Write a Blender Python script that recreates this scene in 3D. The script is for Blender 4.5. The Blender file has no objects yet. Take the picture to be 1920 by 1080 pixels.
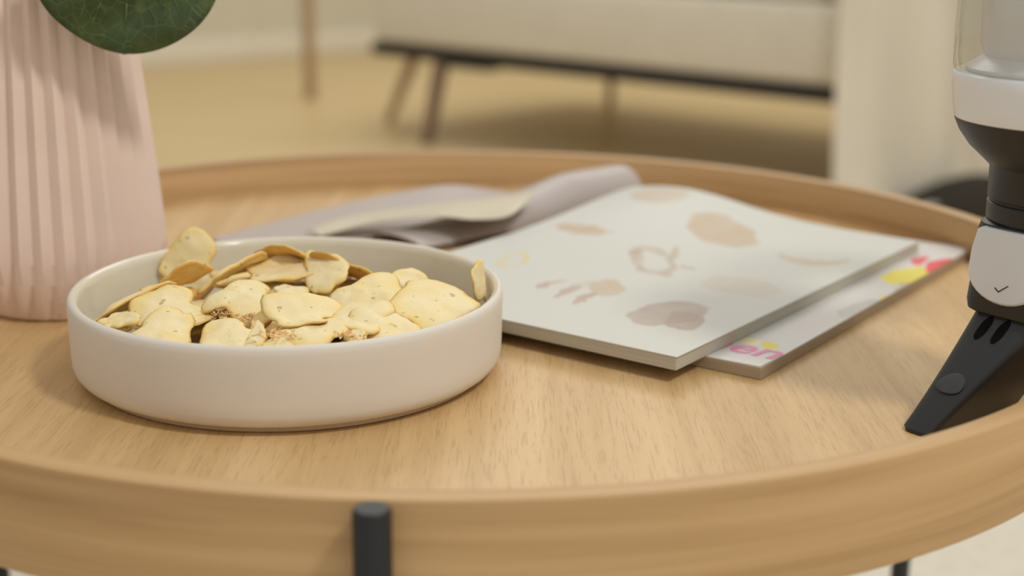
import bpy, bmesh, math, random
from mathutils import Vector, Matrix, noise as mnoise

# ------------------------------------------------------------------ camera
TZ = 0.42                                   # height of the tray surface above the floor
FPX, CAM_H, PITCH, ROLL = 2700.0, 0.2129, 0.2627, 0.0103
CAM = Vector((0, 0, TZ + CAM_H))
_c, _s = math.cos(PITCH), math.sin(PITCH)
FWD = Vector((0, _c, -_s)); UP0 = Vector((0, _s, _c)); RT0 = Vector((1, 0, 0))
_cr, _sr = math.cos(ROLL), math.sin(ROLL)
RT = RT0 * _cr + UP0 * _sr
UPV = UP0 * _cr - RT0 * _sr
scene = bpy.context.scene
COL = scene.collection
cam_d = bpy.data.cameras.new('camera'); cam = bpy.data.objects.new('camera', cam_d); COL.objects.link(cam)
cam.matrix_world = Matrix((
    (RT.x, UPV.x, -FWD.x, CAM.x), (RT.y, UPV.y, -FWD.y, CAM.y), (RT.z, UPV.z, -FWD.z, CAM.z), (0, 0, 0, 1)))
cam_d.sensor_fit = 'HORIZONTAL'; cam_d.sensor_width = 36; cam_d.lens = FPX / 1920 * 36
cam_d.clip_start = 0.02; cam_d.clip_end = 60
cam_d.dof.use_dof = True; cam_d.dof.focus_distance = 0.62; cam_d.dof.aperture_fstop = 5.2
scene.camera = cam

# ------------------------------------------------------------------ light
scene.view_settings.view_transform = 'Standard'; scene.view_settings.look = 'None'
scene.view_settings.gamma = 1.0; scene.view_settings.exposure = -0.42
scene.view_settings.use_curve_mapping = False
w = bpy.data.worlds.new('room_light'); scene.world = w; w.use_nodes = True
w.node_tree.nodes['Background'].inputs[0].default_value = (1.0, 0.985, 0.94, 1)
w.node_tree.nodes['Background'].inputs[1].default_value = 0.74

def area(name, loc, target, size, power, col=(1, .95, .87), shape='DISK'):
    d = bpy.data.lights.new(name, 'AREA'); d.shape = shape; d.size = size; d.energy = power; d.color = col
    o = bpy.data.objects.new(name, d); COL.objects.link(o); o.location = loc
    o.rotation_euler = (Vector(target) - Vector(loc)).to_track_quat('-Z', 'Y').to_euler()
    return o
area('key_downlight', (0.86, -0.10, TZ + 1.62), (-0.05, .65, TZ), 0.28, 20, (1, .98, .93))
area('ceiling_panel', (0.9, 2.2, 2.75), (0.5, 1.4, 0), 2.6, 14, (1, .98, .93), 'SQUARE')
area('sofa_panel', (0.2, 4.3, 2.75), (0.2, 4.3, 0), 2.2, 57, (1, .975, .92), 'SQUARE')

def at(px, py, z):
    """world point at height z (above the tray surface) seen at a photo pixel"""
    X = (px - 960) / FPX; Y = (py - 540) / FPX
    d = FWD + RT * X - UPV * Y
    t = (TZ + z - CAM.z) / d.z
    return CAM + d * t
def at_y(px, py, y):
    X = (px - 960) / FPX; Y = (py - 540) / FPX
    d = FWD + RT * X - UPV * Y
    return CAM + d * ((y - CAM.y) / d.y)

# ------------------------------------------------------------------ helpers
def tag(o, label=None, cat=None, group=None, kind=None):
    if label: o['label'] = label
    if cat: o['category'] = cat
    if group: o['group'] = group
    if kind: o['kind'] = kind
    return o
def empty(name, loc=(0, 0, 0), rz=0):
    o = bpy.data.objects.new(name, None); COL.objects.link(o); o.location = loc; o.rotation_euler = (0, 0, rz)
    o.empty_display_size = .05
    return o
def obj(name, me, mat=None, parent=None, smooth=True, sharp=40):
    if isinstance(me, bmesh.types.BMesh):
        bm = me; me = bpy.data.meshes.new(name); bm.normal_update(); bm.to_mesh(me); bm.free()
    if mat: me.materials.append(mat)
    if smooth:
        me.shade_smooth(); me.set_sharp_from_angle(angle=math.radians(sharp))
    o = bpy.data.objects.new(name, me); COL.objects.link(o)
    if parent: o.parent = parent
    return o
def mesh(verts, faces, name='m'):
    me = bpy.data.meshes.new(name); me.from_pydata([tuple(v) for v in verts], [], faces); me.update(); return me
def fix(bm):
    bmesh.ops.recalc_face_normals(bm, faces=bm.faces); return bm
def lathe(prof, n=96, rfun=None, closed=False):
    """revolve (r, z) points; rfun(r, z, ang) may change the radius"""
    bm = bmesh.new(); rings = []
    for r, z in prof:
        if r < 1e-6: rings.append([bm.verts.new((0, 0, z))]); continue
        rg = []
        for i in range(n):
            a = 2 * math.pi * i / n; rr = rfun(r, z, a) if rfun else r
            rg.append(bm.verts.new((rr * math.cos(a), rr * math.sin(a), z)))
        rings.append(rg)
    prs = list(zip(rings[:-1], rings[1:]))
    if closed: prs.append((rings[-1], rings[0]))
    for A, B in prs:
        for i in range(n):
            j = (i + 1) % n
            if len(A) == 1 and len(B) == 1: break
            if len(A) == 1: bm.faces.new((A[0], B[j], B[i]))
            elif len(B) == 1: bm.faces.new((A[i], A[j], B[0]))
            else: bm.faces.new((A[i], A[j], B[j], B[i]))
    return fix(bm)
def box(bm, c, s, bev=0, seg=2, M=None):
    r = bmesh.ops.create_cube(bm, size=1)
    vs = r['verts']
    for v in vs: v.co = Vector((v.co.x * s[0] + c[0], v.co.y * s[1] + c[1], v.co.z * s[2] + c[2]))
    if bev:
        es = list({e for v in vs for e in v.link_edges})
        r2 = bmesh.ops.bevel(bm, geom=es, offset=bev, segments=seg, profile=.5, affect='EDGES')
        vs = list({v for f in r2['faces'] for v in f.verts} | {v for v in vs if v.is_valid})
    if M:
        for v in vs: v.co = M @ v.co
    return bm
def tube(bm, p0, p1, r0, r1=None, n=20):
    if r1 is None: r1 = r0
    p0, p1 = Vector(p0), Vector(p1); ax = (p1 - p0).normalized()
    u = ax.orthogonal().normalized(); v = ax.cross(u)
    A = [bm.verts.new(p0 + (u * math.cos(2*math.pi*i/n) + v * math.sin(2*math.pi*i/n)) * r0) for i in range(n)]
    B = [bm.verts.new(p1 + (u * math.cos(2*math.pi*i/n) + v * math.sin(2*math.pi*i/n)) * r1) for i in range(n)]
    for i in range(n): bm.faces.new((A[i], A[(i+1) % n], B[(i+1) % n], B[i]))
    bm.faces.new(A[::-1]); bm.faces.new(B)
    return fix(bm)
def loft(bm, rings, caps=True):
    R = [[bm.verts.new(p) for p in rg] for rg in rings]
    n = len(R[0])
    for A, B in zip(R[:-1], R[1:]):
        for i in range(n): bm.faces.new((A[i], A[(i+1) % n], B[(i+1) % n], B[i]))
    if caps: bm.faces.new(R[0][::-1]); bm.faces.new(R[-1])
    return fix(bm)
def sweep(bm, pts, r0, r1=None, n=14):
    r1 = r0 if r1 is None else r1; rings = []; u = None
    for i, p in enumerate(pts):
        d = (pts[min(i + 1, len(pts) - 1)] - pts[max(i - 1, 0)]).normalized()
        u = d.orthogonal() if u is None else u - d * u.dot(d); u.normalize(); v = d.cross(u); r = r0 + (r1 - r0) * i / (len(pts) - 1)
        rings.append([p + (u * math.cos(2*math.pi*k/n) + v * math.sin(2*math.pi*k/n)) * r for k in range(n)])
    return loft(bm, rings)
def crv(pts, n):
    """smooth open curve (Catmull-Rom) through points"""
    P = [pts[0] * 2 - pts[1]] + pts + [pts[-1] * 2 - pts[-2]]; out = []; m = len(pts) - 1
    for i in range(n + 1):
        u = i / n * m; k_ = min(int(u), m - 1); t = u - k_; a, b_, c, d = P[k_:k_ + 4]
        out.append(((b_ * 2) + (c - a) * t + (a * 2 - b_ * 5 + c * 4 - d) * t * t + (b_ * 3 - a - c * 3 + d) * t ** 3) * .5)
    return out
def rrect(cx, cy, w, h, r, z, k=5):
    pts = []
    for q, (sx, sy) in enumerate(((1, 1), (-1, 1), (-1, -1), (1, -1))):
        for i in range(k + 1):
            a = math.pi / 2 * q + math.pi / 2 * i / k
            pts.append(Vector((cx + sx * (w / 2 - r) + r * math.cos(a), cy + sy * (h / 2 - r) + r * math.sin(a), z)))
    return pts

# ------------------------------------------------------------------ materials
def lin(r, g, b):
    f = lambda c: (c / 255 / 12.92) if c <= 10 else ((c / 255 + .055) / 1.055) ** 2.4
    return (f(r), f(g), f(b), 1)
class NT:
    def __init__(s, name):
        s.m = bpy.data.materials.new(name); s.m.use_nodes = True; s.t = s.m.node_tree; s.b = s.t.nodes['Principled BSDF']
    def n(s, typ, **kw):
        nd = s.t.nodes.new(typ)
        for k, v in kw.items(): setattr(nd, k, v)
        return nd
    def l(s, a, b): s.t.links.new(a, b)
    def val(s, x, sock):
        if hasattr(x, 'links'): s.l(x, sock)
        else: sock.default_value = x
    def math(s, op, a, b=0, c=0, clamp=False):
        nd = s.n('ShaderNodeMath', operation=op); nd.use_clamp = clamp
        s.val(a, nd.inputs[0]); s.val(b, nd.inputs[1]); s.val(c, nd.inputs[2]); return nd.outputs[0]
    def mix(s, f, a, b, blend='MIX'):
        nd = s.n('ShaderNodeMix', data_type='RGBA', blend_type=blend)
        s.val(f, nd.inputs[0]); s.val(a, nd.inputs[6]); s.val(b, nd.inputs[7]); return nd.outputs[2]
    def coord(s, kind='Object'): return s.n('ShaderNodeTexCoord').outputs[kind]
    def mapping(s, vec, scale=(1, 1, 1), loc=(0, 0, 0), rot=(0, 0, 0)):
        nd = s.n('ShaderNodeMapping'); s.l(vec, nd.inputs[0]); nd.inputs[1].default_value = loc
        nd.inputs[2].default_value = rot; nd.inputs[3].default_value = scale; return nd.outputs[0]
    def noise(s, vec, scale=5, detail=3, rough=.5, dist=0):
        nd = s.n('ShaderNodeTexNoise'); s.l(vec, nd.inputs['Vector']); nd.inputs['Scale'].default_value = scale
        nd.inputs['Detail'].default_value = detail; nd.inputs['Roughness'].default_value = rough
        nd.inputs['Distortion'].default_value = dist; return nd.outputs['Fac']
    def ramp(s, f, stops):
        nd = s.n('ShaderNodeValToRGB'); s.l(f, nd.inputs[0]); e = nd.color_ramp.elements
        while len(e) < len(stops): e.new(.5)
        for q, (p, c) in zip(e, stops): q.position = p; q.color = c if len(c) == 4 else (*c, 1)
        return nd.outputs[0]
    def bump(s, h, strength=.3, dist=.001):
        nd = s.n('ShaderNodeBump'); s.l(h, nd.inputs['Height']); nd.inputs['Strength'].default_value = strength
        nd.inputs['Distance'].default_value = dist; s.l(nd.outputs[0], s.b.inputs['Normal'])
    def base(s, c, rough=.5, spec=.5, metal=0):
        s.val(c, s.b.inputs['Base Color']); s.val(rough, s.b.inputs['Roughness'])
        s.b.inputs['Specular IOR Level'].default_value = spec; s.b.inputs['Metallic'].default_value = metal
        return s.m
def plain(name, c, rough=.5, spec=.5, metal=0, var=.06, vscale=30, bump=0, bscale=300):
    k = NT(name); co = k.coord(); f = k.noise(co, vscale, 3)
    a = tuple(min(1, x * (1 - var)) for x in c[:3]) + (1,); b = tuple(min(1, x * (1 + var)) for x in c[:3]) + (1,)
    k.base(k.ramp(f, [(.3, a), (.7, b)]), rough, spec, metal)
    if bump: k.bump(k.noise(co, bscale, 2), bump, .0005)
    return k.m
def wood_top():
    k = NT('oak_veneer_top'); co = k.coord()
    bands = k.noise(k.mapping(co, (38, 1.1, 1)), 1, 4, .55, .3)
    fine = k.noise(k.mapping(co, (330, 4, 1)), 1, 4, .6, .1)
    pores = k.noise(k.mapping(co, (1100, 60, 1)), 1, 2, .5)
    c = k.ramp(bands, [(.28, (.475, .295, .118)), (.5, (.585, .378, .168)), (.72, (.70, .482, .245))])
    c = k.mix(k.math('MULTIPLY', k.math('SUBTRACT', fine, .35, clamp=True), .9, clamp=True), c, (.74, .50, .26, 1))
    pm = k.ramp(pores, [(.34, (1, 1, 1)), (.45, (0, 0, 0))])
    c = k.mix(k.math('MULTIPLY', pm, .32), c, (.33, .19, .08, 1))
    k.base(c, .42, .45); k.bump(k.math('SUBTRACT', fine, k.math('MULTIPLY', pm, .6)), .25, .0004); return k.m
def wood_rim():
    k = NT('oak_rim'); co = k.coord(); sp = k.n('ShaderNodeSeparateXYZ'); k.l(co, sp.inputs[0])
    ang = k.math('ARCTAN2', sp.outputs[1], sp.outputs[0]); cb = k.n('ShaderNodeCombineXYZ')
    k.l(k.math('MULTIPLY', ang, .335), cb.inputs[0]); k.l(sp.outputs[2], cb.inputs[2])
    rad = k.math('SQRT', k.math('ADD', k.math('MULTIPLY', sp.outputs[0], sp.outputs[0]), k.math('MULTIPLY', sp.outputs[1], sp.outputs[1])))
    k.l(rad, cb.inputs[1])
    v = cb.outputs[0]
    bands = k.noise(k.mapping(v, (2.2, 60, 95)), 1, 4, .55, .4)
    fine = k.noise(k.mapping(v, (10, 300, 420)), 1, 3, .6)
    c = k.ramp(bands, [(.30, (.40, .235, .105)), (.48, (.53, .33, .15)), (.70, (.65, .425, .21))])
    c = k.mix(k.math('MULTIPLY', k.math('SUBTRACT', fine, .4, clamp=True), .8, clamp=True), c, (.61, .39, .19, 1))
    k.base(c, .45, .4); k.bump(fine, .15, .0003); return k.m
def chip_mat(name, face, mid, edge):
    k = NT(name); co = k.coord()
    oi = k.n('ShaderNodeObjectInfo'); add = k.n('ShaderNodeVectorMath', operation='ADD')
    sc = k.n('ShaderNodeVectorMath', operation='SCALE'); k.l(oi.outputs['Location'], sc.inputs[0]); sc.inputs[3].default_value = 7.3
    k.l(co, add.inputs[0]); k.l(sc.outputs[0], add.inputs[1]); v = add.outputs[0]
    at_ = k.n('ShaderNodeAttribute', attribute_name='toast_glow'); t = at_.outputs['Fac']
    n1 = k.noise(v, 75, 3, .55); n2 = k.noise(v, 330, 3, .6)
    f = k.math('ADD', k.math('MULTIPLY', t, .75), k.math('MULTIPLY', k.math('SUBTRACT', n1, .5), 1.15))
    c = k.ramp(f, [(.0, face), (.38, mid), (.85, edge)])
    sp = k.ramp(k.noise(v, 260, 1, .5), [(.70, (0, 0, 0)), (.75, (1, 1, 1))])
    c = k.mix(k.math('MULTIPLY', sp, .55), c, (.27, .24, .06, 1))
    k.base(c, .6, .3); k.bump(k.math('ADD', n2, k.math('MULTIPLY', n1, 2.5)), .35, .0009)
    k.b.inputs['Subsurface Weight'].default_value = .2; k.b.inputs['Subsurface Radius'].default_value = (.004, .002, .0006)
    return k.m

M_TOP = wood_top(); M_RIM = wood_rim()
M_BLACK = plain('black_metal', (.014, .014, .015), .45, .5)
M_BOWL_OUT = plain('bowl_stoneware', (.76, .70, .61), .62, .35, 0, .02, 20, .08, 900)
M_BOWL_IN = plain('bowl_glaze', (.74, .68, .55), .14, .5, 0, .02)
M_FOOT = plain('bowl_unglazed_foot', (.62, .50, .35), .8, .2)
M_VASE = plain('pink_ceramic', (.82, .655, .565), .55, .35, 0, .03, 25)
M_CHIP = chip_mat('chip_pale', (.86, .72, .42, 1), (.87, .655, .26, 1), (.78, .44, .10, 1))
M_CHIP_B = chip_mat('chip_golden', (.84, .62, .25, 1), (.77, .47, .12, 1), (.60, .30, .06, 1))
M_CRUMB = plain('crumb', (.84, .55, .24), .7, .2, 0, .2, 200)
M_FLOOR = None

# ------------------------------------------------------------------ setting
def floor_mat():
    k = NT('pale_oak_floor'); co = k.coord()
    a = k.noise(k.mapping(co, (1.2, 14, 1), rot=(0, 0, .6)), 1, 4, .55, .3)
    k.base(k.ramp(a, [(.25, (.56, .41, .20)), (.75, (.66, .50, .265))]), .42, .4); return k.m
fl = bmesh.new(); box(fl, (0, 2.5, -.05), (14, 12, .1)); tag(obj('floor', fl, floor_mat(), smooth=False), kind='structure')
M_WALL = plain('warm_white_paint', (.64, .60, .48), .8, .2, 0, .02, 3)
M_SKIRT = plain('white_skirting', (.78, .73, .61), .55, .3, 0, .01)
def wall(name, base_name, p, q, depth=.2):
    p, q = Vector((*p, 0)), Vector((*q, 0)); d = q - p; L = d.length; a = math.atan2(d.y, d.x)
    bm = bmesh.new(); box(bm, (L/2, depth/2, 1.4), (L, depth, 2.8)); o = obj(name, bm, M_WALL, smooth=False); o.location = p; o.rotation_euler = (0, 0, a); tag(o, kind='structure')
    bm = bmesh.new(); box(bm, (L/2, -.011, .048), (L, .02, .096), .006); o = obj(base_name, bm, M_SKIRT); o.location = p; o.rotation_euler = (0, 0, a); tag(o, kind='structure')
wall('wall_left', 'baseboard_left', (-5.796, 1.91), (.02, 6.73)); wall('wall_back', 'baseboard_back', (.02, 6.73), (3.2, 3.69))
bm = bmesh.new(); box(bm, (1.50, -.020, 1.05), (.34, .04, 2.1), .008); o = obj('trim_1', bm, M_SKIRT); o.location = (-2.9, 4.31, 0); o.rotation_euler = (0, 0, math.atan2(2.42, 2.92)); tag(o, kind='structure')

# ------------------------------------------------------------------ tray table
TX, TY, RIN, ROUT, HR, HB = -.0298, .7695, .3281, .3385, .0256, .0178
table = empty('tray_table', (TX, TY, 0))
tag(table, 'round oak tray coffee table with raised rim and black metal legs', 'table')
b = .0016
top = lathe([(0, TZ), (RIN * .5, TZ), (RIN + .001, TZ), (RIN + .001, TZ - HB + .003), (RIN * .5, TZ - HB + .003), (0, TZ - HB + .003)], 160)
obj('table_top', top, M_TOP, table)
zt, zb = TZ + HR, TZ - HB
rim = lathe([(RIN, TZ - HB + .001), (RIN, zt - b), (RIN + .3 * b, zt - .3 * b), (RIN + b, zt), (ROUT - b, zt), (ROUT - .3 * b, zt - .3 * b), (ROUT, zt - b),
             (ROUT, zb + b), (ROUT - b, zb), (RIN + b, zb)], 220, closed=True)
obj('rim', rim, M_RIM, table)
RL = .0064
a0 = math.atan2(.424 - TY, -.0440 - TX)
for k_ in range(3):
    a = a0 + (0, 2.0944, 4.363)[k_]; R = ROUT + RL
    x, y = R * math.cos(a), R * math.sin(a)
    bm = lathe([(0, .013), (RL * .85, .013), (RL, .0145), (RL, zt - .0012), (RL * .86, zt), (0, zt)], 32)
    for v in bm.verts: v.co.x += x; v.co.y += y
    lg = obj('leg', bm, M_BLACK, table)
    fb = lathe([(0, .0126), (.011, .0126), (.011, .0176), (.009, .0196), (0, .0196)], 24)
    for v in fb.verts: v.co.x += x; v.co.y += y
    obj('foot_pad', fb, M_BLACK, lg)

# ------------------------------------------------------------------ bowl
BX, BY, BH, BR = -.1041, .6495, .0392, .1
bowl = empty('serving_bowl', (BX, BY, TZ)); tag(bowl, 'cream stoneware bowl with straight low sides, filled with chips', 'bowl')
prof = [(.0885, .0030), (.0945, .0032), (.0968, .0042), (.0984, .0062), (.0992, .0090), (.0994, .014), (.0997, .030), (.0999, .0350), (.0996, .0375), (.0988, .0388), (.0976, .0392)]
body = lathe([(0, .0030)] + prof, 160); 
inner = [(.0976, .0392), (.0962, .0388), (.0952, .0375), (.0948, .0350), (.0944, .020), (.0938, .0125), (.0915, .0085), (.087, .0068), (.05, .0064), (0, .0064)]
obj('outer_wall', body, M_BOWL_OUT, bowl)
obj('inner_glaze', lathe(inner, 160), M_BOWL_IN, bowl)
obj('foot_ring', lathe([(.0925, .0032), (.0922, .0006), (.0912, 0), (.0860, 0), (.0850, .0010), (.0850, .0032)], 160, closed=True), M_FOOT, bowl)

# ------------------------------------------------------------------ chips
def chip_mesh(a, bh, seed, k1, k2, thick=.0027, fold=0, corner=.0):
    rnd = random.Random(seed); nr, na = 9, 36
    ph = [rnd.uniform(0, 6.28) for _ in range(6)]; am = [.10, .11, .075, .05, .035, .025]
    sq = rnd.uniform(.0, .9)
    off = Vector((seed * 3.7, seed * 1.3, seed * .7))
    def out(t):
        c, s_ = math.cos(t), math.sin(t); p = 2 + sq
        r = (abs(c) ** p + abs(s_) ** p) ** (-1 / p)
        r *= 1 + sum(am[i] * math.cos((i + 2) * t + ph[i]) for i in range(6)) + corner * math.cos(3 * t + ph[0]) + .08 * math.cos(t + ph[3]) + (.5 + .5 * math.sin(seed * 1.7)) * .06 * math.cos(3 * t + ph[2])
        r *= 1 + .06 * mnoise.noise(Vector((c * 5, s_ * 5, seed))) + .02 * mnoise.noise(Vector((c * 13, s_ * 13, seed)))
        return r
    def mid(x, y):
        X, Y = x / .02, y / .02
        z = k1 * X * X * .0055 + k2 * Y * Y * .0055 + fold * abs(Y) * .006
        z += .0024 * mnoise.noise(Vector((x * 55, y * 55, 0)) + off) + .0008 * mnoise.noise(Vector((x * 170, y * 170, 3)) + off)
        return z
    V = []; T = []; F = []
    def ring(side):
        idx = []
        for j in range(nr + 1):
            rho = (j / nr) ** .75; row = []
            for i in range(na):
                if j == 0 and i > 0: row.append(row[0]); continue
                t = 2 * math.pi * i / na; r = out(t) * rho
                x, y = a * r * math.cos(t), bh * r * math.sin(t)
                th = thick * (max(0, 1 - rho ** 5)) ** .5 * (1 + .5 * mnoise.noise(Vector((x * 110, y * 110, 9)) + off))
                if j == nr and side < 0: row.append(idx_top[nr][i]); continue
                z = mid(x, y) + side * th * .5
                if side > 0: z += .0007 * max(0, mnoise.noise(Vector((x * 240, y * 240, 5)) + off))
                V.append((x, y, z)); T.append(max(0, (rho - .55) / .45) ** 2 * .62 + (.62 if side < 0 else 0)); row.append(len(V) - 1)  # toasted edge; underside tinted golden to stand in for the glow in shadow
            idx.append(row)
        return idx
    idx_top = ring(1); idx_bot = ring(-1)
    for idx, s_ in ((idx_top, 1), (idx_bot, -1)):
        for j in range(nr):
            for i in range(na):
                q = [idx[j][i], idx[j + 1][i], idx[j + 1][(i + 1) % na], idx[j][(i + 1) % na]]
                if j == 0: q = [q[0], q[1], q[2]]
                F.append(q if s_ > 0 else q[::-1])
    me = mesh(V, F, 'chip'); at_ = me.attributes.new('toast_glow', 'FLOAT', 'POINT'); at_.data.foreach_set('value', T)
    return me
BC = Vector((BX, BY, TZ))
def chip(p0, p1, bh, roll, label, seed, k1=.5, k2=.5, mat=None, fold=0, m=None, group=None, corner=0, thick=.0027):
    P0 = at(*p0); P1 = at(*p1); return chip3(P0, P1, bh, roll, label, seed, k1, k2, mat, fold, m, group, corner, thick)
def chip3(P0, P1, bh, roll, label, seed, k1=.5, k2=.5, mat=None, fold=0, m=None, group=None, corner=0, thick=.0027):
    e = (P1 - P0); a = e.length / 2; e.normalize()
    if m is None:
        mm = Vector((0, 0, 1)).cross(e).normalized()
    else: mm = Vector(m); mm = (mm - e * mm.dot(e)).normalized()
    n = e.cross(mm).normalized(); r = math.radians(roll)
    m2 = mm * math.cos(r) + n * math.sin(r); n2 = e.cross(m2)
    o = obj('chip', chip_mesh(a, bh, seed, k1, k2, thick, fold, corner), mat or M_CHIP, sharp=180)
    o.matrix_world = Matrix.Translation((P0 + P1) / 2) @ Matrix((e, m2, n2)).transposed().to_4x4()
    iv = o.matrix_world.inverted()
    for v in o.data.vertices:                                  # keep every chip inside the bowl wall
        p = o.matrix_world @ v.co; q = Vector((p.x - BX, p.y - BY)); rm = .0925
        if q.length > rm: q *= rm / q.length; v.co = iv @ Vector((BX + q.x, BY + q.y, p.z))
    tag(o, label, 'chip', group or 'chips heaped in the cream bowl'); return o
CH = [
 ((302, 494, .034), (416, 494, .034), .0160, 66, 'pale chip standing upright at the back left, rising above the bowl rim', dict(k1=-.6, k2=.5, corner=.12)),
 ((164, 594, .034), (322, 536, .038), .013, -38, 'long chip seen edge on, leaning along the left inner wall of the bowl', dict(k1=-.5, k2=-.6)),
 ((298, 530, .0385), (402, 506, .0415), .010, -35, 'narrow chip edge just below the upright chip at the back left', dict(k1=.4, k2=.8)),
 ((376, 530, .0405), (505, 480, .044), .0115, -32, 'slanting pale chip rising to the right of the upright chip', dict(k1=-.4, k2=.6)),
 ((492, 470, .0455), (618, 492, .043), .0135, -42, 'golden brown chip arched at the back of the bowl, darkest of all', dict(k1=-1.0, k2=-.6, mat='B')),
 ((598, 486, .044), (712, 524, .038), .012, -36, 'golden curved chip sloping down to the right at the back wall', dict(k1=-.5, k2=.5, mat='B')),
 ((597, 480, .046), (634, 550, .037), .0095, 24, 'pale steep chip strip leaning between golden chips in the middle', dict(k1=.4, k2=.4)),
 ((462, 522, .038), (594, 508, .040), .014, 12, 'broad chip lying flat behind the middle of the heap', dict(k1=.6, k2=.9)),
 ((510, 549, .036), (574, 549, .036), .009, 0, 'short chip edge under the broad middle chip', dict(k1=-.4, k2=.3)),
 ((566, 556, .032), (630, 552, .034), .016, 24, 'brownish chip in the shaded hollow in the middle of the heap', dict(k1=.6, k2=.4, mat='B')),
 ((520, 487, .043), (562, 492, .043), .0055, 20, 'tiny chip fragment under the golden brown arched chip', dict(k1=.4, k2=.4)),
 ((384, 558, .041), (518, 553, .042), .017, 14, 'pale four sided chip roofing over the crumbs', dict(k1=-.9, k2=-.6, corner=.14)),
 ((238, 590, .036), (388, 564, .039), .017, 16, 'pale chip with a blister hole left of the crumbs', dict(k1=-.4, k2=.3)),
 ((236, 620, .035), (368, 624, .035), .021, 16, 'large pale chip at the front left edge of the heap', dict(k1=-.5, k2=-.3)),
 ((203, 592, .035), (246, 616, .036), .0065, 12, 'small broken chip piece near the left wall', dict(k1=.3, k2=.3)),
 ((200, 612, .033), (234, 621, .034), .005, 5, 'small chip shard lowest at the left front rim', dict(k1=.3, k2=.3)),
 ((366, 632, .036), (474, 636, .036), .0155, 15, 'pale chip at the front below the crumbs', dict(k1=-.4, k2=-.4)),
 ((464, 634, .036), (497, 630, .037), .0120, 18, 'narrow upright chip between two front chips', dict(k1=.3, k2=.3)),
 ((486, 644, .0365), (596, 646, .0365), .0125, 10, 'rounded chip nearest the front rim in the middle', dict(k1=-.6, k2=-.4)),
 ((492, 596, .0420), (630, 586, .0400), .0140, 14, 'folded pale chip right of the crumbs in the centre', dict(k1=-.5, k2=.5, fold=.7, corner=.12)),
 ((468, 600, .038), (508, 598, .039), .0110, 10, 'chip edge tucked behind the folded centre chip', dict(k1=.5, k2=.4, mat='B')),
 ((620, 562, .042), (758, 552, .044), .0205, 22, 'largest pale speckled chip right of centre', dict(k1=-.5, k2=-.6)),
 ((746, 580, .042), (904, 560, .039), .0225, 20, 'big pale speckled chip at the right end, tilted to the front', dict(k1=-.4, k2=-.4, corner=.05)),
 ((730, 530, .040), (802, 530, .040), .012, 12, 'chip peeping out behind the two big right chips', dict(k1=-.4, k2=.4)),
 ((640, 620, .038), (794, 612, .038), .017, 14, 'pale chip at the front right under the big chips', dict(k1=-.4, k2=-.3)),
 ((540, 624, .038), (648, 622, .038), .015, 8, 'pale chip in front of the folded centre chip', dict(k1=.4, k2=-.4)),
 ((648, 634, .0368), (684, 637, .0368), .006, 12, 'small chip bit at the front rim right of centre', dict(k1=.3, k2=.3)),
 ((622, 592, .040), (734, 600, .040), .016, 6, 'chip under the front edge of the largest speckled chip', dict(k1=-.3, k2=.4)),
]
for i, (p0, p1, bh, roll, lab, kw) in enumerate(CH):
    if kw.get('mat') == 'B': kw['mat'] = M_CHIP_B
    chip(p0, p1, bh, roll, lab, 11 + i * 3, **kw)
# chip standing on edge by the right wall
P1 = at(905, 572, .028); P0 = at_y(896, 488, P1.y + .006)
chip3(P0, P1, .012, 0, 'chip standing on edge against the right inner wall of the bowl', 205, .3, .3, m=(.30, .95, 0))
# lower layer that shows through the gaps
rnd = random.Random(5); lay = []
for zl, n_, rmax in ((.0115, 11, .064), (.0185, 12, .068), (.0255, 13, .070), (.031, 10, .062)):
    for i in range(n_):
        t = i * 2.39996 + zl * 900; r = rmax * math.sqrt((i + .5) / n_)
        c = BC + Vector((r * math.cos(t), r * math.sin(t), zl)); yaw = rnd.uniform(0, 3.14); L = rnd.uniform(.017, .020)
        if zl > .02 and c.y > BY + .056: continue
        d = Vector((math.cos(yaw), math.sin(yaw), rnd.uniform(-.1, .1))) * L
        chip3(c - d, c + d, rnd.uniform(.014, .017), rnd.uniform(-8, 10), 'chip of the lower layer, mostly covered by the chips heaped above it', 300 + len(lay), rnd.uniform(-.3, .3), rnd.uniform(-.3, .3),
              mat=(M_CHIP_B if rnd.random() < .35 else M_CHIP), group='covered chips of the lower layer'); lay.append(1)
# crumbs: fine shreds nobody could count
bm = bmesh.new(); rnd = random.Random(9)
for i in range(230):
    if i < 150: c = at(rnd.gauss(438, 26), rnd.gauss(588, 7), rnd.uniform(.0345, .0385))
    else: c = at(rnd.choice((rnd.gauss(655, 16), rnd.gauss(520, 20))), rnd.gauss(626, 4), rnd.uniform(.0385, .040))
    a = rnd.uniform(0, 6.28); L = rnd.uniform(.001, .0038); wd = rnd.uniform(.0003, .0007)
    M = Matrix.Translation(c) @ Matrix.Rotation(a, 4, 'Z') @ Matrix.Rotation(rnd.uniform(-.6, .6), 4, 'Y') @ Matrix.Rotation(rnd.uniform(0, 3), 4, 'X')
    box(bm, (0, 0, 0), (L, wd, wd * .6), M=M)
tag(obj('chip_crumbs', bm, M_CRUMB, smooth=False), 'fine golden crumbs and shreds among the chips', 'crumbs', kind='stuff')

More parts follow.
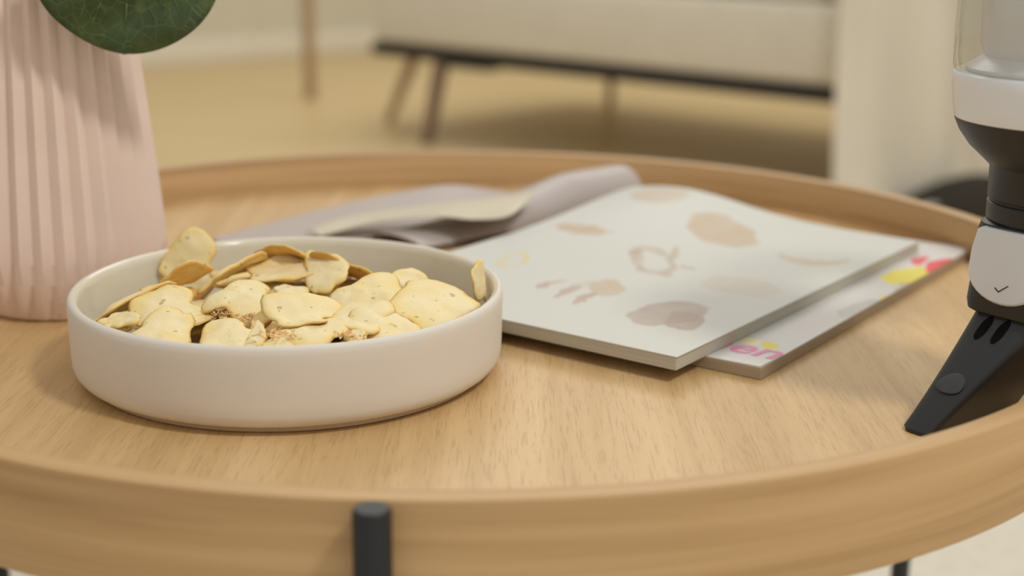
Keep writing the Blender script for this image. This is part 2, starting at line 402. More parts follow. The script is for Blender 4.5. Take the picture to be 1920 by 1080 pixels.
# ------------------------------------------------------------------ vase
VX, VY = -.2425, .7570
NP = 30
def vr(r, z, a):
    tw = 0.0
    if z < .032: tw = (1 - z / .032) * (math.pi / NP)          # pleats shift half a step near the base: triangular facets
    f = ((a + tw) * NP / (2 * math.pi)) % 1.0
    tri = abs(f - .5) * 2                                        # 1 at the ridge, 0 in the valley
    amp = (.0040 + .0018 * max(0, 1 - z / .045)) * min(1, max(.15, z / .007))
    return r - amp * (1 - tri)
zs = [(.0, .0415), (.0015, .0440), (.006, .0480), (.012, .0512), (.021, .0536), (.032, .0544), (.045, .0538), (.07, .0517), (.10, .0488), (.14, .0448), (.18, .0405), (.205, .0375), (.215, .0368)]
vp = [(0, .0005)] + [(r, z) for z, r in zs]
inn = [(r - .0075, z) for z, r in reversed(zs[2:])] + [(0, .008)]
vase = obj('vase', lathe(vp + inn, NP * 8, vr), M_VASE, sharp=22)
vase.location = (VX, VY, TZ); tag(vase, 'tall pale pink vase with vertical pleats, tapering towards the top', 'vase')

# ------------------------------------------------------------------ leaf branch in the vase
def leaf_mat():
    k = NT('leaf_green'); co = k.coord()
    n1 = k.noise(co, 55, 4, .6)
    vor = k.n('ShaderNodeTexVoronoi', feature='DISTANCE_TO_EDGE'); k.l(co, vor.inputs['Vector']); vor.inputs['Scale'].default_value = 130
    vor2 = k.n('ShaderNodeTexVoronoi', feature='DISTANCE_TO_EDGE'); k.l(co, vor2.inputs['Vector']); vor2.inputs['Scale'].default_value = 420
    v1 = k.ramp(vor.outputs['Distance'], [(.0, (1, 1, 1)), (.045, (0, 0, 0))]); v2 = k.ramp(vor2.outputs['Distance'], [(.0, (1, 1, 1)), (.06, (0, 0, 0))])
    c = k.ramp(n1, [(.3, (.034, .058, .021)), (.52, (.050, .082, .030)), (.75, (.095, .135, .045))])
    c = k.mix(k.math('MULTIPLY', v2, .30), c, (.12, .19, .07, 1)); c = k.mix(k.math('MULTIPLY', v1, .42), c, (.15, .22, .10, 1))
    k.base(c, .5, .4); k.bump(k.math('ADD', k.math('MULTIPLY', v1, -1), k.math('MULTIPLY', n1, .8)), .4, .0005); return k.m
M_LEAF = leaf_mat(); M_VEIN = plain('leaf_vein', (.13, .20, .095), .5, .3); M_STEM = plain('stem_brown', (.16, .12, .055), .6, .3)
branch = empty('leaf_branch', (VX, VY, TZ + .012)); tag(branch, 'green branch with broad round leaves standing in the pink vase', 'plant')
def leaf_mesh(L, W):
    nu, nv = 44, 18; V = []; F = []
    def hw(u): return W * max(0, math.sin(math.pi * min(1, u ** .95))) ** .5
    for side in (1, -1):
        for i in range(nu + 1):
            u = .5 - .5 * math.cos(math.pi * i / nu)
            for j in range(nv + 1):
                v = j / nv * 2 - 1; x = hw(u) * v; y = -L * u
                z = .06 * L * (math.cos(v * 1.4) - 1) * (hw(u) / W) ** 2 - .16 * L * (u - .45) ** 2 + .0012 * math.sin(u * 15 + 3 * v)
                V.append((x, y, z + side * .0004))
    nn = (nu + 1) * (nv + 1)
    for s_ in (0, 1):
        for i in range(nu):
            for j in range(nv):
                q = [s_ * nn + i * (nv + 1) + j, s_ * nn + i * (nv + 1) + j + 1, s_ * nn + (i + 1) * (nv + 1) + j + 1, s_ * nn + (i + 1) * (nv + 1) + j]
                F.append(q[::-1] if s_ == 0 else q)
    for i in range(nu):
        for j in (0, nv):
            p = i * (nv + 1) + j; q = (i + 1) * (nv + 1) + j; F.append([p, q, q + nn, p + nn] if j == 0 else [q, p, p + nn, q + nn])
    bm = bmesh.new(); me = mesh(V, F); bm.from_mesh(me); bmesh.ops.remove_doubles(bm, verts=bm.verts, dist=1e-6); return fix(bm)
def leaf_z(L, W, x, u):
    hw_ = W * max(1e-4, math.sin(math.pi * min(1, u ** .95))) ** .5; v = max(-1, min(1, x / hw_))
    return .06 * L * (math.cos(v * 1.4) - 1) * (hw_ / W) ** 2 - .16 * L * (u - .45) ** 2 + .0012 * math.sin(u * 15 + 3 * v)
def add_leaf(base, tip, facing, W, label=None):
    base, tip = Vector(base), Vector(tip); ey = (base - tip).normalized(); L = (base - tip).length
    ez = Vector(facing); ez = (ez - ey * ez.dot(ey)).normalized(); ex = ey.cross(ez)
    o = obj('leaf', leaf_mesh(L, W), M_LEAF, sharp=180)
    M = Matrix.Translation(base) @ Matrix((ex, ey, ez)).transposed().to_4x4()
    o.parent = branch; o.matrix_parent_inverse = Matrix.Translation(-Vector(branch.location)); o.matrix_basis = M
    vb = bmesh.new()
    def vein(pts, r):
        P = [Vector((x, -L * u, leaf_z(L, W, x, u) + .0004)) for x, u in pts]
        for i, (p, q) in enumerate(zip(P[:-1], P[1:])):
            tube(vb, p, q, r * (1 - .75 * i / len(P)), r * (1 - .75 * (i + 1) / len(P)), 6)
    vein([(0, .01), (.001, .2), (-.001, .45), (.001, .66), (0, .84)], .0006)
    for s_ in (-1, 1):
        for u0, du, xx in ((.02, .40, .85), (.05, .70, .62), (.22, .62, .52), (.42, .46, .40), (.10, .20, .75)):
            vein([(s_ * W * xx * t ** .9, u0 + du * t ** 1.25) for t in (0, .2, .4, .6, .8, 1)], .00034)
    o2 = obj('vein', vb, M_VEIN, o, sharp=180)
    if label: o['label'] = label
    return o
lt = at_y(234, 104, .7000); lb_ = at_y(232, -190, .6940)
add_leaf(lb_, lt, (.10, -1, .10), .0440, 'broad dark green leaf hanging in front of the vase')
# stem and further leaves above the frame
def stem(pts, r0, r1):
    bm = sweep(bmesh.new(), crv(pts, 30), r0, r1, 10)
    o = obj('stem', bm, M_STEM, branch); o.matrix_parent_inverse = Matrix.Translation(-Vector(branch.location)); return o
B0 = Vector((VX, VY, TZ + .014))
stem([B0, B0 + Vector((.004, -.004, .12)), B0 + Vector((.010, -.010, .23)), B0 + Vector((.030, -.035, .29)), lb_ + Vector((0, .004, .02)), lb_], .0022, .0011)
stem([B0 + Vector((.003, .002, 0)), B0 + Vector((-.006, .004, .12)), B0 + Vector((-.015, .01, .25)), B0 + Vector((-.03, .02, .36))], .0022, .0011)
add_leaf(B0 + Vector((-.03, .02, .36)), B0 + Vector((-.085, -.01, .40)), (.2, -.6, .8), .027)
add_leaf(B0 + Vector((-.02, .013, .29)), B0 + Vector((.03, .035, .35)), (-.1, -.7, .7), .026)
add_leaf(B0 + Vector((.012, -.012, .24)), B0 + Vector((-.050, -.02, .30)), (0, -.7, .7), .024)

# ------------------------------------------------------------------ magazines
def paper_print(name, base, blobs, rough=.45):
    """flat print: ellipses in sheet coordinates (metres), each (centre, major, minor, colour, strength, noise)"""
    k = NT(name); at_ = k.n('ShaderNodeUVMap'); at_.uv_map = 'sheet'; uv = at_.outputs[0]
    nz = k.n('ShaderNodeTexNoise'); k.l(uv, nz.inputs['Vector']); nz.inputs['Scale'].default_value = 75; nz.inputs['Detail'].default_value = 2
    wob = k.n('ShaderNodeVectorMath', operation='MULTIPLY_ADD'); sub = k.n('ShaderNodeVectorMath', operation='SUBTRACT')
    k.l(nz.outputs['Color'], sub.inputs[0]); sub.inputs[1].default_value = (.5, .5, .5)
    k.l(sub.outputs[0], wob.inputs[0]); wob.inputs[1].default_value = (.013, .013, 0); k.l(uv, wob.inputs[2])
    sp = k.n('ShaderNodeSeparateXYZ'); k.l(wob.outputs[0], sp.inputs[0]); U, Vv = sp.outputs[0], sp.outputs[1]
    tone = k.noise(uv, 60, 4, .6)
    c = base
    for (cx, cy), (ax, ay), (bx_, by_), colr, st, ringw in blobs:
        det = ax * by_ - ay * bx_
        du = k.math('SUBTRACT', U, cx); dv = k.math('SUBTRACT', Vv, cy)
        p = k.math('MULTIPLY_ADD', dv, -bx_ / det, k.math('MULTIPLY', du, by_ / det))
        q = k.math('MULTIPLY_ADD', dv, ax / det, k.math('MULTIPLY', du, -ay / det))
        r = k.math('SQRT', k.math('ADD', k.math('MULTIPLY', p, p), k.math('MULTIPLY', q, q)))
        mk = k.math('MULTIPLY', k.math('SUBTRACT', 1.04, r), 9, clamp=True)
        if ringw: mk = k.math('MULTIPLY', mk, k.math('MULTIPLY', k.math('SUBTRACT', r, 1 - ringw), 6, clamp=True))
        mk = k.math('MULTIPLY', mk, k.math('MULTIPLY_ADD', tone, .7, st - .35), clamp=True)
        c = k.mix(mk, c, colr)
    k.base(c, rough, .4); return k.m
def sheet_local(N, e1, e2, px, py, z):
    p = at(px, py, z) - N; return (p.dot(e1), p.dot(e2))
def blob(N, e1, e2, z, c, a, b_, col, st=.8, ring=0):
    C = sheet_local(N, e1, e2, *c, z); A = sheet_local(N, e1, e2, *a, z); B = sheet_local(N, e1, e2, *b_, z)
    return (C, (A[0] - C[0], A[1] - C[1]), (B[0] - C[0], B[1] - C[1]), col, st, ring)
def slab(name, N, e1, e2, L, W, z0, z1, lift, mat, parent, n1=40, n2=28, inset=0, round_=0):
    """a sheet or page block following the height function lift(s, t); uv 'sheet' in metres"""
    V = []; F = []; UV = []
    def pt(i, j, top):
        s_ = inset + (L - 2 * inset) * i / n1; t = inset + (W - 2 * inset) * j / n2
        if round_:
            for cs, ct, sx, sy in ((round_, round_, -1, -1), (L - round_, round_, 1, -1), (round_, W - round_, -1, 1), (L - round_, W - round_, 1, 1)):
                if (s_ - cs) * sx > 0 and (t - ct) * sy > 0:
                    dx, dy = s_ - cs, t - ct; d = math.hypot(dx, dy); mx = max(abs(dx), abs(dy))
                    if d > 0: s_, t = cs + dx / d * mx, ct + dy / d * mx
        h = lift(s_, t)
        return N + e1 * s_ + e2 * t + Vector((0, 0, (z1 if top else z0) + h)), (s_, t)
    for top in (1, 0):
        for i in range(n1 + 1):
            for j in range(n2 + 1):
                p, q = pt(i, j, top); V.append(p); UV.append(q)
    nn = (n1 + 1) * (n2 + 1); ix = lambda k_, i, j: k_ * nn + i * (n2 + 1) + j
    for i in range(n1):
        for j in range(n2):
            F.append([ix(0, i, j), ix(0, i + 1, j), ix(0, i + 1, j + 1), ix(0, i, j + 1)])
            F.append([ix(1, i, j), ix(1, i, j + 1), ix(1, i + 1, j + 1), ix(1, i + 1, j)])
    for i in range(n1):
        for j in (0, n2): F.append([ix(0, i, j), ix(1, i, j), ix(1, i + 1, j), ix(0, i + 1, j)])
    for j in range(n2):
        for i in (0, n1): F.append([ix(0, i, j), ix(0, i, j + 1), ix(1, i, j + 1), ix(1, i, j)])
    me = mesh(V, F, name); ul = me.uv_layers.new(name='sheet')
    for lp in me.loops: ul.data[lp.index].uv = UV[lp.vertex_index]
    bm = bmesh.new(); bm.from_mesh(me); fix(bm)
    o = obj(name, bm, mat, parent, sharp=35); return o
M_PAGES = NT('page_edges')
def pages_mat(name, c0, c1):
    k = NT(name); co = k.coord(); n_ = k.noise(k.mapping(co, (8, 8, 2600)), 1, 2)
    k.base(k.ramp(n_, [(.3, c0), (.7, c1)]), .7, .2); return k.m
M_PG1 = pages_mat('page_edges_cream', (.46, .43, .35), (.60, .57, .48))
M_PG2 = pages_mat('page_edges_taupe', (.36, .28, .19), (.50, .41, .29))
bm = None
TAN = (.52, .37, .22, 1); TAN2 = (.46, .32, .23, 1); PINKB = (.42, .31, .25, 1); GREYB = (.55, .49, .40, 1)
# lower magazine
N2 = at(1426, 713, 0); R2 = at(1832, 477, 0); e1 = (R2 - N2).normalized(); e2 = Vector((-e1.y, e1.x, 0)); T2 = .0062
mag2 = empty('magazine', N2); tag(mag2, 'lower food magazine with pink lettering and a yellow fruit on its cover', 'magazine')
def P2(name, *a, **k_):
    o = slab(name, N2, e1, e2, .297, .21, *a, mag2, **k_); o.matrix_parent_inverse = Matrix.Translation(-N2); return o
flat = lambda s_, t: 0
bl = lambda *a, **k_: blob(N2, e1, e2, T2, *a, **k_)
YEL = (.78, .66, .07, 1); RED = (.78, .07, .09, 1); GRY = (.42, .38, .33, 1)
cov2 = paper_print('cover_print_lower', (.69, .66, .62, 1), [
    bl((1702, 517), (1745, 508), (1706, 532), YEL, 1.0), bl((1726, 489), (1742, 486), (1729, 497), RED, .9), bl((1762, 498), (1788, 487), (1770, 506), RED, 1.0),
    bl((1700, 538), (1725, 531), (1703, 545), GRY, .6), bl((1610, 578), (1650, 565), (1614, 588), GRY, .45), bl((1657, 560), (1664, 558), (1659, 565), YEL, .8),
    bl((1443, 648), (1455, 646), (1445, 655), YEL, 1.0), bl((1412, 640), (1430, 641), (1414, 645), (.85, .76, .35, 1), .7),
    bl((1520, 610), (1560, 600), (1523, 622), (.72, .62, .58, 1), .4)])
pg = P2('page_block', .0003, T2 - .0004, flat, M_PG2, n1=4, n2=4)
cv = P2('cover', T2 - .0004, T2, flat, cov2, n1=12, n2=8, round_=.004)
M_PINK = plain('pink_ink', (.80, .26, .42), .45, .3)
def text_mesh(s_, size, mat, parent, origin, ex, ey, name='lettering'):
    cu = bpy.data.curves.new(name, 'FONT'); cu.body = s_; cu.size = size; cu.extrude = .00004; cu.offset = .0004; cu.shear = .15
    t = bpy.data.objects.new(name, cu); COL.objects.link(t)
    dg = bpy.context.evaluated_depsgraph_get(); me = bpy.data.meshes.new_from_object(t.evaluated_get(dg)); bpy.data.objects.remove(t); bpy.data.curves.remove(cu)
    ez = ex.cross(ey); M = Matrix.Translation(origin) @ Matrix((ex, ey, ez)).transposed().to_4x4()
    me.transform(M); return obj(name, me, mat, parent, smooth=False)
lo = at(1452, 674, T2 + .0001); ln = text_mesh('hen', .027, M_PINK, mag2, Vector((0, 0, 0)), Vector((1, 0, 0)), Vector((0, 1, 0)))
wd = max(v.co.x for v in ln.data.vertices)
ex = -e2; ey = e1
ln.data.transform(Matrix.Translation(lo - ex * wd) @ Matrix((ex, ey, Vector((0, 0, 1)))).transposed().to_4x4()); ln.matrix_parent_inverse = Matrix.Translation(-N2)
# upper magazine
N1 = at(1268, 697, T2); R1 = at(1712, 464, T2 + .005); e1 = (R1 - N1); e1.z = 0; e1.normalize(); e2 = Vector((-e1.y, e1.x, 0)); T1 = .0070
mag1 = empty('magazine', N1); tag(mag1, 'upper white magazine with food drawings on its cover, one corner curling up', 'magazine')
def lift1(s_, t):
    # back left corner bulges up, left front edge sags a little where nothing carries it
    u, v = s_ / .297, t / .21
    return .0125 * math.exp(-((u - 1.0) / .30) ** 2 - ((v - .80) / .30) ** 2)
def P1m(name, *a, **k_):
    o = slab(name, N1, e1, e2, .297, .208, *a, mag1, **k_); o.matrix_parent_inverse = Matrix.Translation(-N1); return o
bl = lambda *a, **k_: blob(N1, e1, e2, T2 + T1, *a, **k_)
cov1 = paper_print('cover_print_upper', (.62, .61, .555, 1), [
    bl((1355, 442), (1422, 450), (1358, 466), TAN, .75), bl((1527, 484), (1592, 488), (1532, 499), TAN, .55), bl((1527, 477), (1585, 481), (1531, 489), (.62, .61, .555, 1), 1.2),
    bl((1390, 536), (1468, 544), (1394, 553), (.62, .50, .38, 1), .5), bl((1250, 588), (1325, 578), (1256, 610), PINKB, .7), bl((1283, 602), (1318, 604), (1286, 621), PINKB, .8),
    bl((1140, 539), (1172, 537), (1143, 556), TAN, .6), bl((1095, 534), (1120, 528), (1098, 540), TAN, .3),
    bl((1032, 533), (1060, 526), (1034, 537), TAN2, .75), bl((1064, 546), (1090, 537), (1066, 551), TAN2, .75), bl((1098, 560), (1120, 549), (1101, 565), TAN2, .8),
    bl((1222, 490), (1270, 500), (1226, 516), TAN2, .6, ring=.42), bl((1262, 476), (1268, 466), (1270, 478), TAN2, .6), bl((1292, 503), (1308, 506), (1294, 508), TAN2, .6), bl((1195, 480), (1206, 488), (1200, 472), TAN2, .5),
    bl((1092, 437), (1145, 442), (1095, 446), TAN, .8), bl((965, 486), (995, 478), (972, 496), (.70, .55, .25, 1), .8, ring=.4), bl((1235, 396), (1290, 398), (1238, 408), TAN, .5)])
P1m('page_block', .0003, T1 - .0004, lift1, M_PG1, inset=.0006); P1m('cover', T1 - .0004, T1, lift1, cov1)

# lilac magazine with curled pages behind
M_LIL = plain('lilac_cover', (.48, .41, .375), .4, .4, 0, .03, 8)
M_CRM = plain('cream_page', (.64, .57, .43), .5, .35, 0, .05, 18)
def sheet_curve(name, rows, mat, parent, th=.0007):
    """rows: list of polylines (world points) -> solid thin sheet"""
    n1, n2 = len(rows), len(rows[0]); V = [p for r in rows for p in r]; F = []
    for i in range(n1 - 1):
        for j in range(n2 - 1): F.append([i * n2 + j, i * n2 + j + 1, (i + 1) * n2 + j + 1, (i + 1) * n2 + j])
    me = mesh(V, F); bm = bmesh.new(); bm.from_mesh(me); fix(bm)
    bmesh.ops.solidify(bm, geom=list(bm.faces), thickness=th); fix(bm)
    return obj(name, bm, mat, parent, sharp=60)
def between(c0, c1, n, belly=0):
    return [[p.lerp(q, j / n) + Vector((0, 0, belly * math.sin(math.pi * j / n))) for p, q in zip(c0, c1)] for j in range(n + 1)]
A = at(560, 440, 0)
mag3 = empty('magazine', A); tag(mag3, 'lilac grey magazine lying open behind the bowl with curled pages', 'magazine'); inv = Matrix.Translation(-A)
PX = lambda *q: [at(*p) for p in q]
# lilac pages lying at the back left
o = sheet_curve('open_page', between(crv(PX((395, 447, .0015), (600, 393, .0025), (740, 362, .006), (838, 347, .010), (920, 355, .006), (1000, 366, .003)), 40),
                                     crv(PX((470, 478, .0015), (640, 452, .002), (760, 436, .002), (860, 425, .002), (960, 414, .002), (1040, 402, .002)), 40), 14), M_LIL, mag3); o.matrix_parent_inverse = inv
# page arching over: a soft half roll whose far end shows beyond the upper magazine
P_ = at(770, 470, 0); Q_ = at(1186, 388, 0); ea = (Q_ - P_).normalized(); ec = Vector((-ea.y, ea.x, 0)); La = (Q_ - P_).length
rows = []
for i in range(37):
    s_ = i / 36; H = .0045 + .0215 * min(1, max(0, (s_ - .12) / .62)) ** 1.3; wf = .023; wb_ = .027
    r = []
    for j in range(29):
        t = math.pi * j / 28
        off = -wf * math.cos(t) if t < math.pi / 2 else -wb_ * math.cos(t)
        r.append(P_ + ea * (La * s_) + ec * (off + .012) + Vector((0, 0, .003 + H * math.sin(t) ** .8)))
    rows.append(r)
o = sheet_curve('arched_page', rows, M_LIL, mag3); o.matrix_parent_inverse = inv
# cream page with a rounded free end curling over
o = sheet_curve('curled_page', between(crv(PX((572, 434, .006), (650, 405, .010), (800, 384, .016), (930, 369, .021), (985, 361, .024), (1000, 364, .025)), 44),
                                       crv(PX((600, 442, .006), (700, 417, .012), (820, 406, .019), (890, 411, .021), (955, 403, .024), (1001, 368, .025)), 44), 14, .002), M_CRM, mag3); o.matrix_parent_inverse = inv

# ------------------------------------------------------------------ handheld vacuum
M_VBLK = plain('vacuum_black_plastic', (.020, .020, .020), .42, .5)
M_VWHT = plain('vacuum_white_plastic', (.86, .875, .90), .3, .5, 0, .01)
M_VSIL = plain('vacuum_silver_button', (.77, .785, .81), .35, .5, 0, .02)
kg = NT('clear_cup'); M_CLEAR = kg.m                        # thin clear plastic: see-through with a Fresnel sheen
_tr = kg.n('ShaderNodeBsdfTransparent'); _tr.inputs[0].default_value = (.95, .95, .94, 1); _gl = kg.n('ShaderNodeBsdfGlossy'); _gl.inputs['Roughness'].default_value = .06
_fr = kg.n('ShaderNodeLayerWeight'); _fr.inputs[0].default_value = .35; _mx = kg.n('ShaderNodeMixShader')
kg.l(kg.math('MULTIPLY_ADD', kg.math('POWER', _fr.outputs[1], 3.0), .55, .05), _mx.inputs[0]); kg.l(_tr.outputs[0], _mx.inputs[1]); kg.l(_gl.outputs[0], _mx.inputs[2]); kg.l(_mx.outputs[0], kg.t.nodes['Material Output'].inputs[0])
VX0, VY0 = .2262, .592
Lv = Vector((.78, .62, 0)).normalized(); Wv = Vector((.62, -.78, 0)).normalized()      # long axis of the nozzle, its side
vac = empty('handheld_vacuum', (.1864, .5826, TZ))
tag(vac, 'black and white handheld vacuum standing on its nozzle at the table edge', 'vacuum cleaner')
VINV = Matrix.Translation(-Vector(vac.location))
def vpart(name, bm, mat, parent=None, sharp=35):
    o = obj(name, bm, mat, parent or vac, sharp=sharp)
    o.matrix_parent_inverse = VINV if parent is None else Matrix.Identity(4); return o
def vl(name, prof, mat, n=96, closed=False):
    bm = lathe(prof, n, closed=closed)
    for v in bm.verts: v.co += Vector((VX0, VY0, TZ))
    return vpart(name, bm, mat)
def section(c, hl, hw_, r, z, k_=6):
    return [Vector((c[0], c[1], TZ + z)) + Lv * p.x + Wv * p.y for p in rrect(0, 0, 2 * hl, 2 * hw_, r, 0, k_)]
CT = (.2255, .5935)
bm = bmesh.new()
loft(bm, [section(CT, .0245, .0190, .010, .0455), section(CT, .0275, .0218, .011, .0475), section(CT, .0280, .0222, .011, .051), section(CT, .0272, .0218, .012, .066),
          section(CT, .0262, .0220, .0135, .082), section(CT, .0255, .0218, .0140, .0845), section(CT, .0240, .0205, .0140, .0855)])
vpart('collar', bm, M_VBLK)
vl('neck', [(0, .0850), (.0255, .0850), (.0264, .0860), (.0266, .0930), (.0256, .0936), (.0256, .0944), (.0266, .0950), (.0268, .1075), (.0290, .1120), (0, .1120)], M_VBLK, 72)
vl('cup_base', [(0, .1085), (.0272, .1085), (.0310, .1120), (.0360, .1165), (.0405, .1225), (.0428, .1275), (.0430, .1290), (0, .1290)], M_VBLK)
vl('white_ring', [(0, .1275), (.0424, .1275), (.0431, .1285), (.0441, .1340), (.0449, .1420), (.0451, .1450), (.0447, .1466), (.0430, .1472), (0, .1472)], M_VWHT)
vl('dust_cup', [(.0446, .1475), (.0452, .1500), (.0456, .165), (.0454, .190), (.0438, .190), (.0440, .165), (.0434, .1520), (.0425, .1480)], M_CLEAR, closed=True)
vl('filter_cone', [(0, .1474), (.0400, .1474), (.0405, .1490), (.0330, .1535), (.0350, .1580), (.0365, .189), (0, .189)], M_VWHT)
vl('motor_housing', [(0, .1892), (.0300, .1902), (.0455, .1902), (.0475, .193), (.0478, .222), (.045, .240), (.034, .250), (0, .252)], M_VWHT)
# carrying handle behind the motor housing
bm = bmesh.new(); hp = [Vector((VX0, VY0, TZ)) + Lv * a_ + Vector((0, 0, z)) for a_, z in ((.026, .243), (.034, .285), (.070, .302), (.102, .284), (.110, .246), (.088, .214), (.044, .208))]
sweep(bm, crv(hp, 36), .0105, n=18)
vpart('handle', bm, M_VBLK, sharp=60)
# silver release button on the collar's front left facet
def facet(wy, z, proud): 
    hl = .0280 - (.0018 * max(0, (z - .051) / .034))
    return Vector((CT[0], CT[1], TZ + z)) - Lv * (hl + proud) + Wv * wy
out_ = []
for i in range(17):                                          # round lower end, straight top
    t = math.pi + math.pi * i / 16; out_.append((.0172 * math.cos(t), .0655 + .0125 * math.sin(t)))
out_ += [(.0168, .074), (.0150, .0826), (.0132, .0838), (-.0132, .0838), (-.0150, .0826), (-.0168, .074)]
bm = bmesh.new()
sc_ = lambda k_: [(x * k_, .070 + (z - .070) * k_) for x, z in out_]
loft(bm, [[facet(x, z, -.003) for x, z in out_], [facet(x, z, .0014) for x, z in out_], [facet(x, z, .0022) for x, z in sc_(.95)], [facet(x, z, .0024) for x, z in sc_(.6)]])
btn = vpart('release_button', bm, M_VSIL)
bm = bmesh.new()
for a_, b_ in (((-.0030, .0600), (-.0012, .0585)), ((-.0012, .0585), (.0030, .0618))):
    tube(bm, facet(a_[0], a_[1], .0024), facet(b_[0], b_[1], .0024), .0003, .0003, 6)
ck = obj('tick_mark', bm, M_VBLK, btn)
# nozzle: flat crevice duct, its narrow front edge sloping down to the tip
secs = []
cb_, ct_ = Vector((.1925, .5836)), Vector((.2245, .5935))
for u in (0, .03, .12, .3, .5, .7, .86, 1.0):
    c = cb_.lerp(ct_, u ** .96); hl = .0328 - .0088 * u; hw_ = .0075 + .0090 * u ** 1.2; z = .0004 + .0470 * u
    if u == 0: hl -= .0012; hw_ -= .0012
    secs.append(section(c, hl, hw_, min(.0045 + .004 * u, hw_ * .7), z, 5))
bm = bmesh.new(); loft(bm, secs); vpart('nozzle', bm, M_VBLK, sharp=28)
def nface(wy, u, proud):
    c = cb_.lerp(ct_, u ** .96); hl = .0328 - .0088 * u
    return Vector((c.x, c.y, TZ + .0004 + .0470 * u)) - Lv * (hl + proud) + Wv * wy
M_SLOT_SHADE = plain('slot_shade', (.004, .004, .004), .8, .1); M_GRY = plain('vacuum_grey_grip', (.050, .050, .052), .5, .4)
for wy in (-.0045, .0035):                                   # two slots below the collar: black patches painted as their inner shade
    bm = bmesh.new(); ring_ = []
    for i in range(16):
        t = 2 * math.pi * i / 16; ring_.append((wy + .0022 * math.cos(t), .865 + .085 * math.sin(t) + (.03 if math.sin(t) > 0 else 0)))
    loft(bm, [[nface(x, u, -.002) for x, u in ring_], [nface(x, u, .0003) for x, u in ring_]]); vpart('slot_patch', bm, M_SLOT_SHADE)
bm = bmesh.new(); ring_ = []
for i in range(20):                                          # raised thumb rest half way down
    t = 2 * math.pi * i / 20; ring_.append((.0060 * math.cos(t), .40 + (.11 if math.sin(t) > 0 else .05) * math.sin(t)))
loft(bm, [[nface(x, u, -.001) for x, u in ring_], [nface(x, u, .0010) for x, u in ring_], [nface(x * .8, .40 + (u - .40) * .8, .0014) for x, u in ring_]]); vpart('thumb_rest', bm, M_GRY)

# ------------------------------------------------------------------ background furniture
Z0 = -TZ
RAILZ = .234
SL = at(695, 90, Z0 + RAILZ); SR = at(1578, 183, Z0 + RAILZ)
se = (SR - SL); se.z = 0; slen = se.length; se.normalize(); sn = Vector((-se.y, se.x, 0))
sofa = empty('sofa', (SL.x, SL.y, 0), math.atan2(se.y, se.x)); tag(sofa, 'off white upholstered sofa on a slim black frame with wooden legs', 'sofa')
M_SOFA = plain('off_white_upholstery', (.76, .715, .61), .85, .2, 0, .03, 12, .2, 500)
M_LEGW = plain('leg_wood_dim', (.20, .12, .075), .45, .4, 0, .1, 20)  # sofa leg wood, coloured darker for the less lit legs
M_STAND_LITLEG = plain('stand_wood_lit_leg', (.44, .30, .165), .45, .4, 0, .1, 20)  # stand's pale wood; also the same sofa leg wood painted lighter as if lit
SW, SD = 1.52, .90
def sp_(name, c, s_, bev, mat, seg=3):
    bm = bmesh.new(); box(bm, c, s_, bev, seg); return obj(name, bm, mat, sofa)
RZ = RAILZ
sp_('frame_rail', (SW/2, .012, RZ), (SW, .024, .034), .003, M_BLACK, 1); sp_('frame_rail', (SW/2, SD - .012, RZ), (SW, .024, .034), .003, M_BLACK, 1)
sp_('frame_rail', (.012, SD/2, RZ), (.024, SD - .05, .034), .003, M_BLACK, 1); sp_('frame_rail', (SW - .012, SD/2, RZ), (.024, SD - .05, .034), .003, M_BLACK, 1)
sp_('base', (SW/2, SD/2, .340), (SW - .01, SD - .006, .178), .02, M_SOFA)
for i in range(2): sp_('seat_cushion', (.12 + (SW - .24) * (.25 + .5 * i), SD/2 - .06, .498), ((SW - .25) / 2, SD - .14, .135), .035, M_SOFA, 4)
sp_('backrest', (SW/2, SD - .10, .62), (SW - .24, .19, .40), .05, M_SOFA, 4)
for x in (.06, SW - .06): sp_('armrest', (x, SD/2, .53), (.12, SD - .01, .22), .035, M_SOFA, 4)
def sleg(top, bot, mat, r=.016):
    bm = bmesh.new(); tube(bm, bot, top, r * .8, r * 1.15, 16); return obj('leg', bm, mat, sofa)
zr = RZ - .015
sleg((.255, .02, zr), (.262, -.045, 0), M_LEGW, .019); sleg((.02, .16, zr), (-.09, .15, 0), M_STAND_LITLEG); sleg((.20, .84, zr), (.18, .865, 0), M_STAND_LITLEG); sleg((SW - .05, .34, zr), (SW - .04, .33, 0), M_LEGW, .018); sleg((SW - .2, .84, zr), (SW - .18, .865, 0), M_STAND_LITLEG)
bm = bmesh.new(); box(bm, (.33, .035, RZ - .024), (.20, .05, .014), .002, 1); obj('leg_bracket', bm, M_BLACK, sofa)

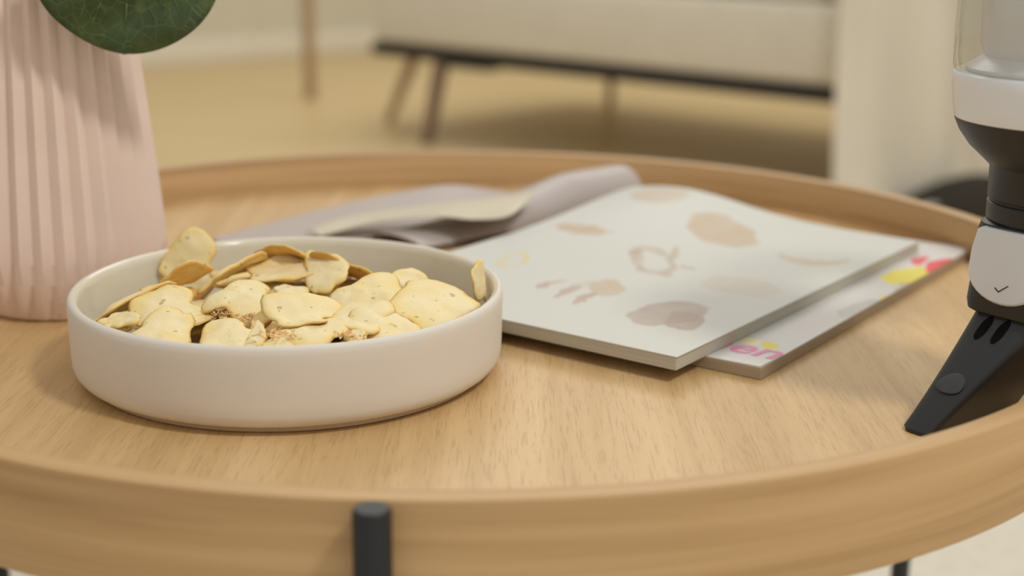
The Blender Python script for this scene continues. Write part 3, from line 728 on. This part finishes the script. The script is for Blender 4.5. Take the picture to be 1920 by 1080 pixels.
# cloth draped over the sofa's near end, its folds reaching the floor
M_DRAPE = plain('cream_cloth', (.84, .785, .66), .9, .15, 0, .03, 6, .25, 350)
D0 = at(1590, 330, Z0 + .05); DY = 2.955
rows = []
for j in range(41):
    v = j / 40
    r = []
    for i in range(61):
        u = i / 60; x = .665 + .95 * u
        fold = .050 * math.sin(u * 15 + .9 * math.sin(v * 3)) + .016 * math.sin(u * 41 + 1.3)
        fl_ = (.35 + .65 * (1 - v)); 
        if v < .82:
            z = .012 + .70 * v / .82; y = DY + 1.0 * max(0, x - .72) - .05 * (1 - v / .82) ** 2 + fold * fl_
        else:
            k_ = (v - .82) / .18; z = .712 + .03 * math.sin(math.pi * min(1, k_ * 1.2)) ; y = DY + 1.0 * max(0, x - .72) + .30 * k_ + fold * fl_
        r.append(Vector((x + .03 * (1 - v) * math.sin(u * 9), y, z)))
    rows.append(r)
tag(sheet_curve('draped_throw', rows, M_DRAPE, None, .006), 'cream cloth hanging in soft folds to the floor beside the sofa', 'cloth')

# dark low shape of unknown kind on the floor before the cloth
M_DARK = plain('dark_matte', (.055, .048, .038), .9, .1)
def pebble(name, px, py, L, W, H, rz, lab, cat):
    c = at(px, py, Z0); bm = bmesh.new(); bmesh.ops.create_uvsphere(bm, u_segments=32, v_segments=16, radius=1)
    for v in bm.verts:
        x, y, z = v.co; tp = 1 - .35 * max(0, -x); v.co = Vector((x * L, y * W * tp, max(-.0, z) * H * (.75 + .25 * x) if z > 0 else 0))
    bmesh.ops.remove_doubles(bm, verts=bm.verts, dist=1e-5)
    o = obj(name, fix(bm), M_DARK, sharp=70); o.location = (c.x, c.y, .001); o.rotation_euler = (0, 0, rz); tag(o, lab, cat); return o
pebble('lump', 1806, 404, .135, .070, .115, -.25, 'dark slipper on the floor in front of the cream cloth', 'lump')

# stand with a slender wooden post left of the sofa
q0 = at(583, 187, Z0); q1 = Vector((q0.x - .95, q0.y - .62, 0))
rack = empty('clothes_stand', q0); tag(rack, 'light wooden stand with a slender round post left of the sofa', 'clothes stand')
def rk(name, p, q, r, r2=None):
    bm = bmesh.new(); tube(bm, Vector(p) - q0, Vector(q) - q0, r, r2, 18); return obj(name, bm, M_STAND_LITLEG, rack)
nn_ = Vector((-.55, .84, 0))
for p in (q0, q1):
    rk('post', p + Vector((0, 0, .0)), p + Vector((-.012, 0, 1.5)), .020, .017)
rk('hanging_rail', q0 + Vector((.03, .02, 1.46)), q1 + Vector((-.03, -.02, 1.46)), .014)

# round cream rug under the table
M_RUG = plain('cream_rug', (.74, .68, .56), .95, .1, 0, .05, 60, .5, 420)
rg = obj('rug', lathe([(0, 0), (1.15, 0), (1.16, .004), (1.155, .010), (1.14, .012), (0, .012)], 96), M_RUG); rg.location = (TX + .1, TY + .15, .0005); tag(rg, 'pale cream rug on the floor under the tray table', 'rug')
for o_ in [table]: o_.location.z = 0
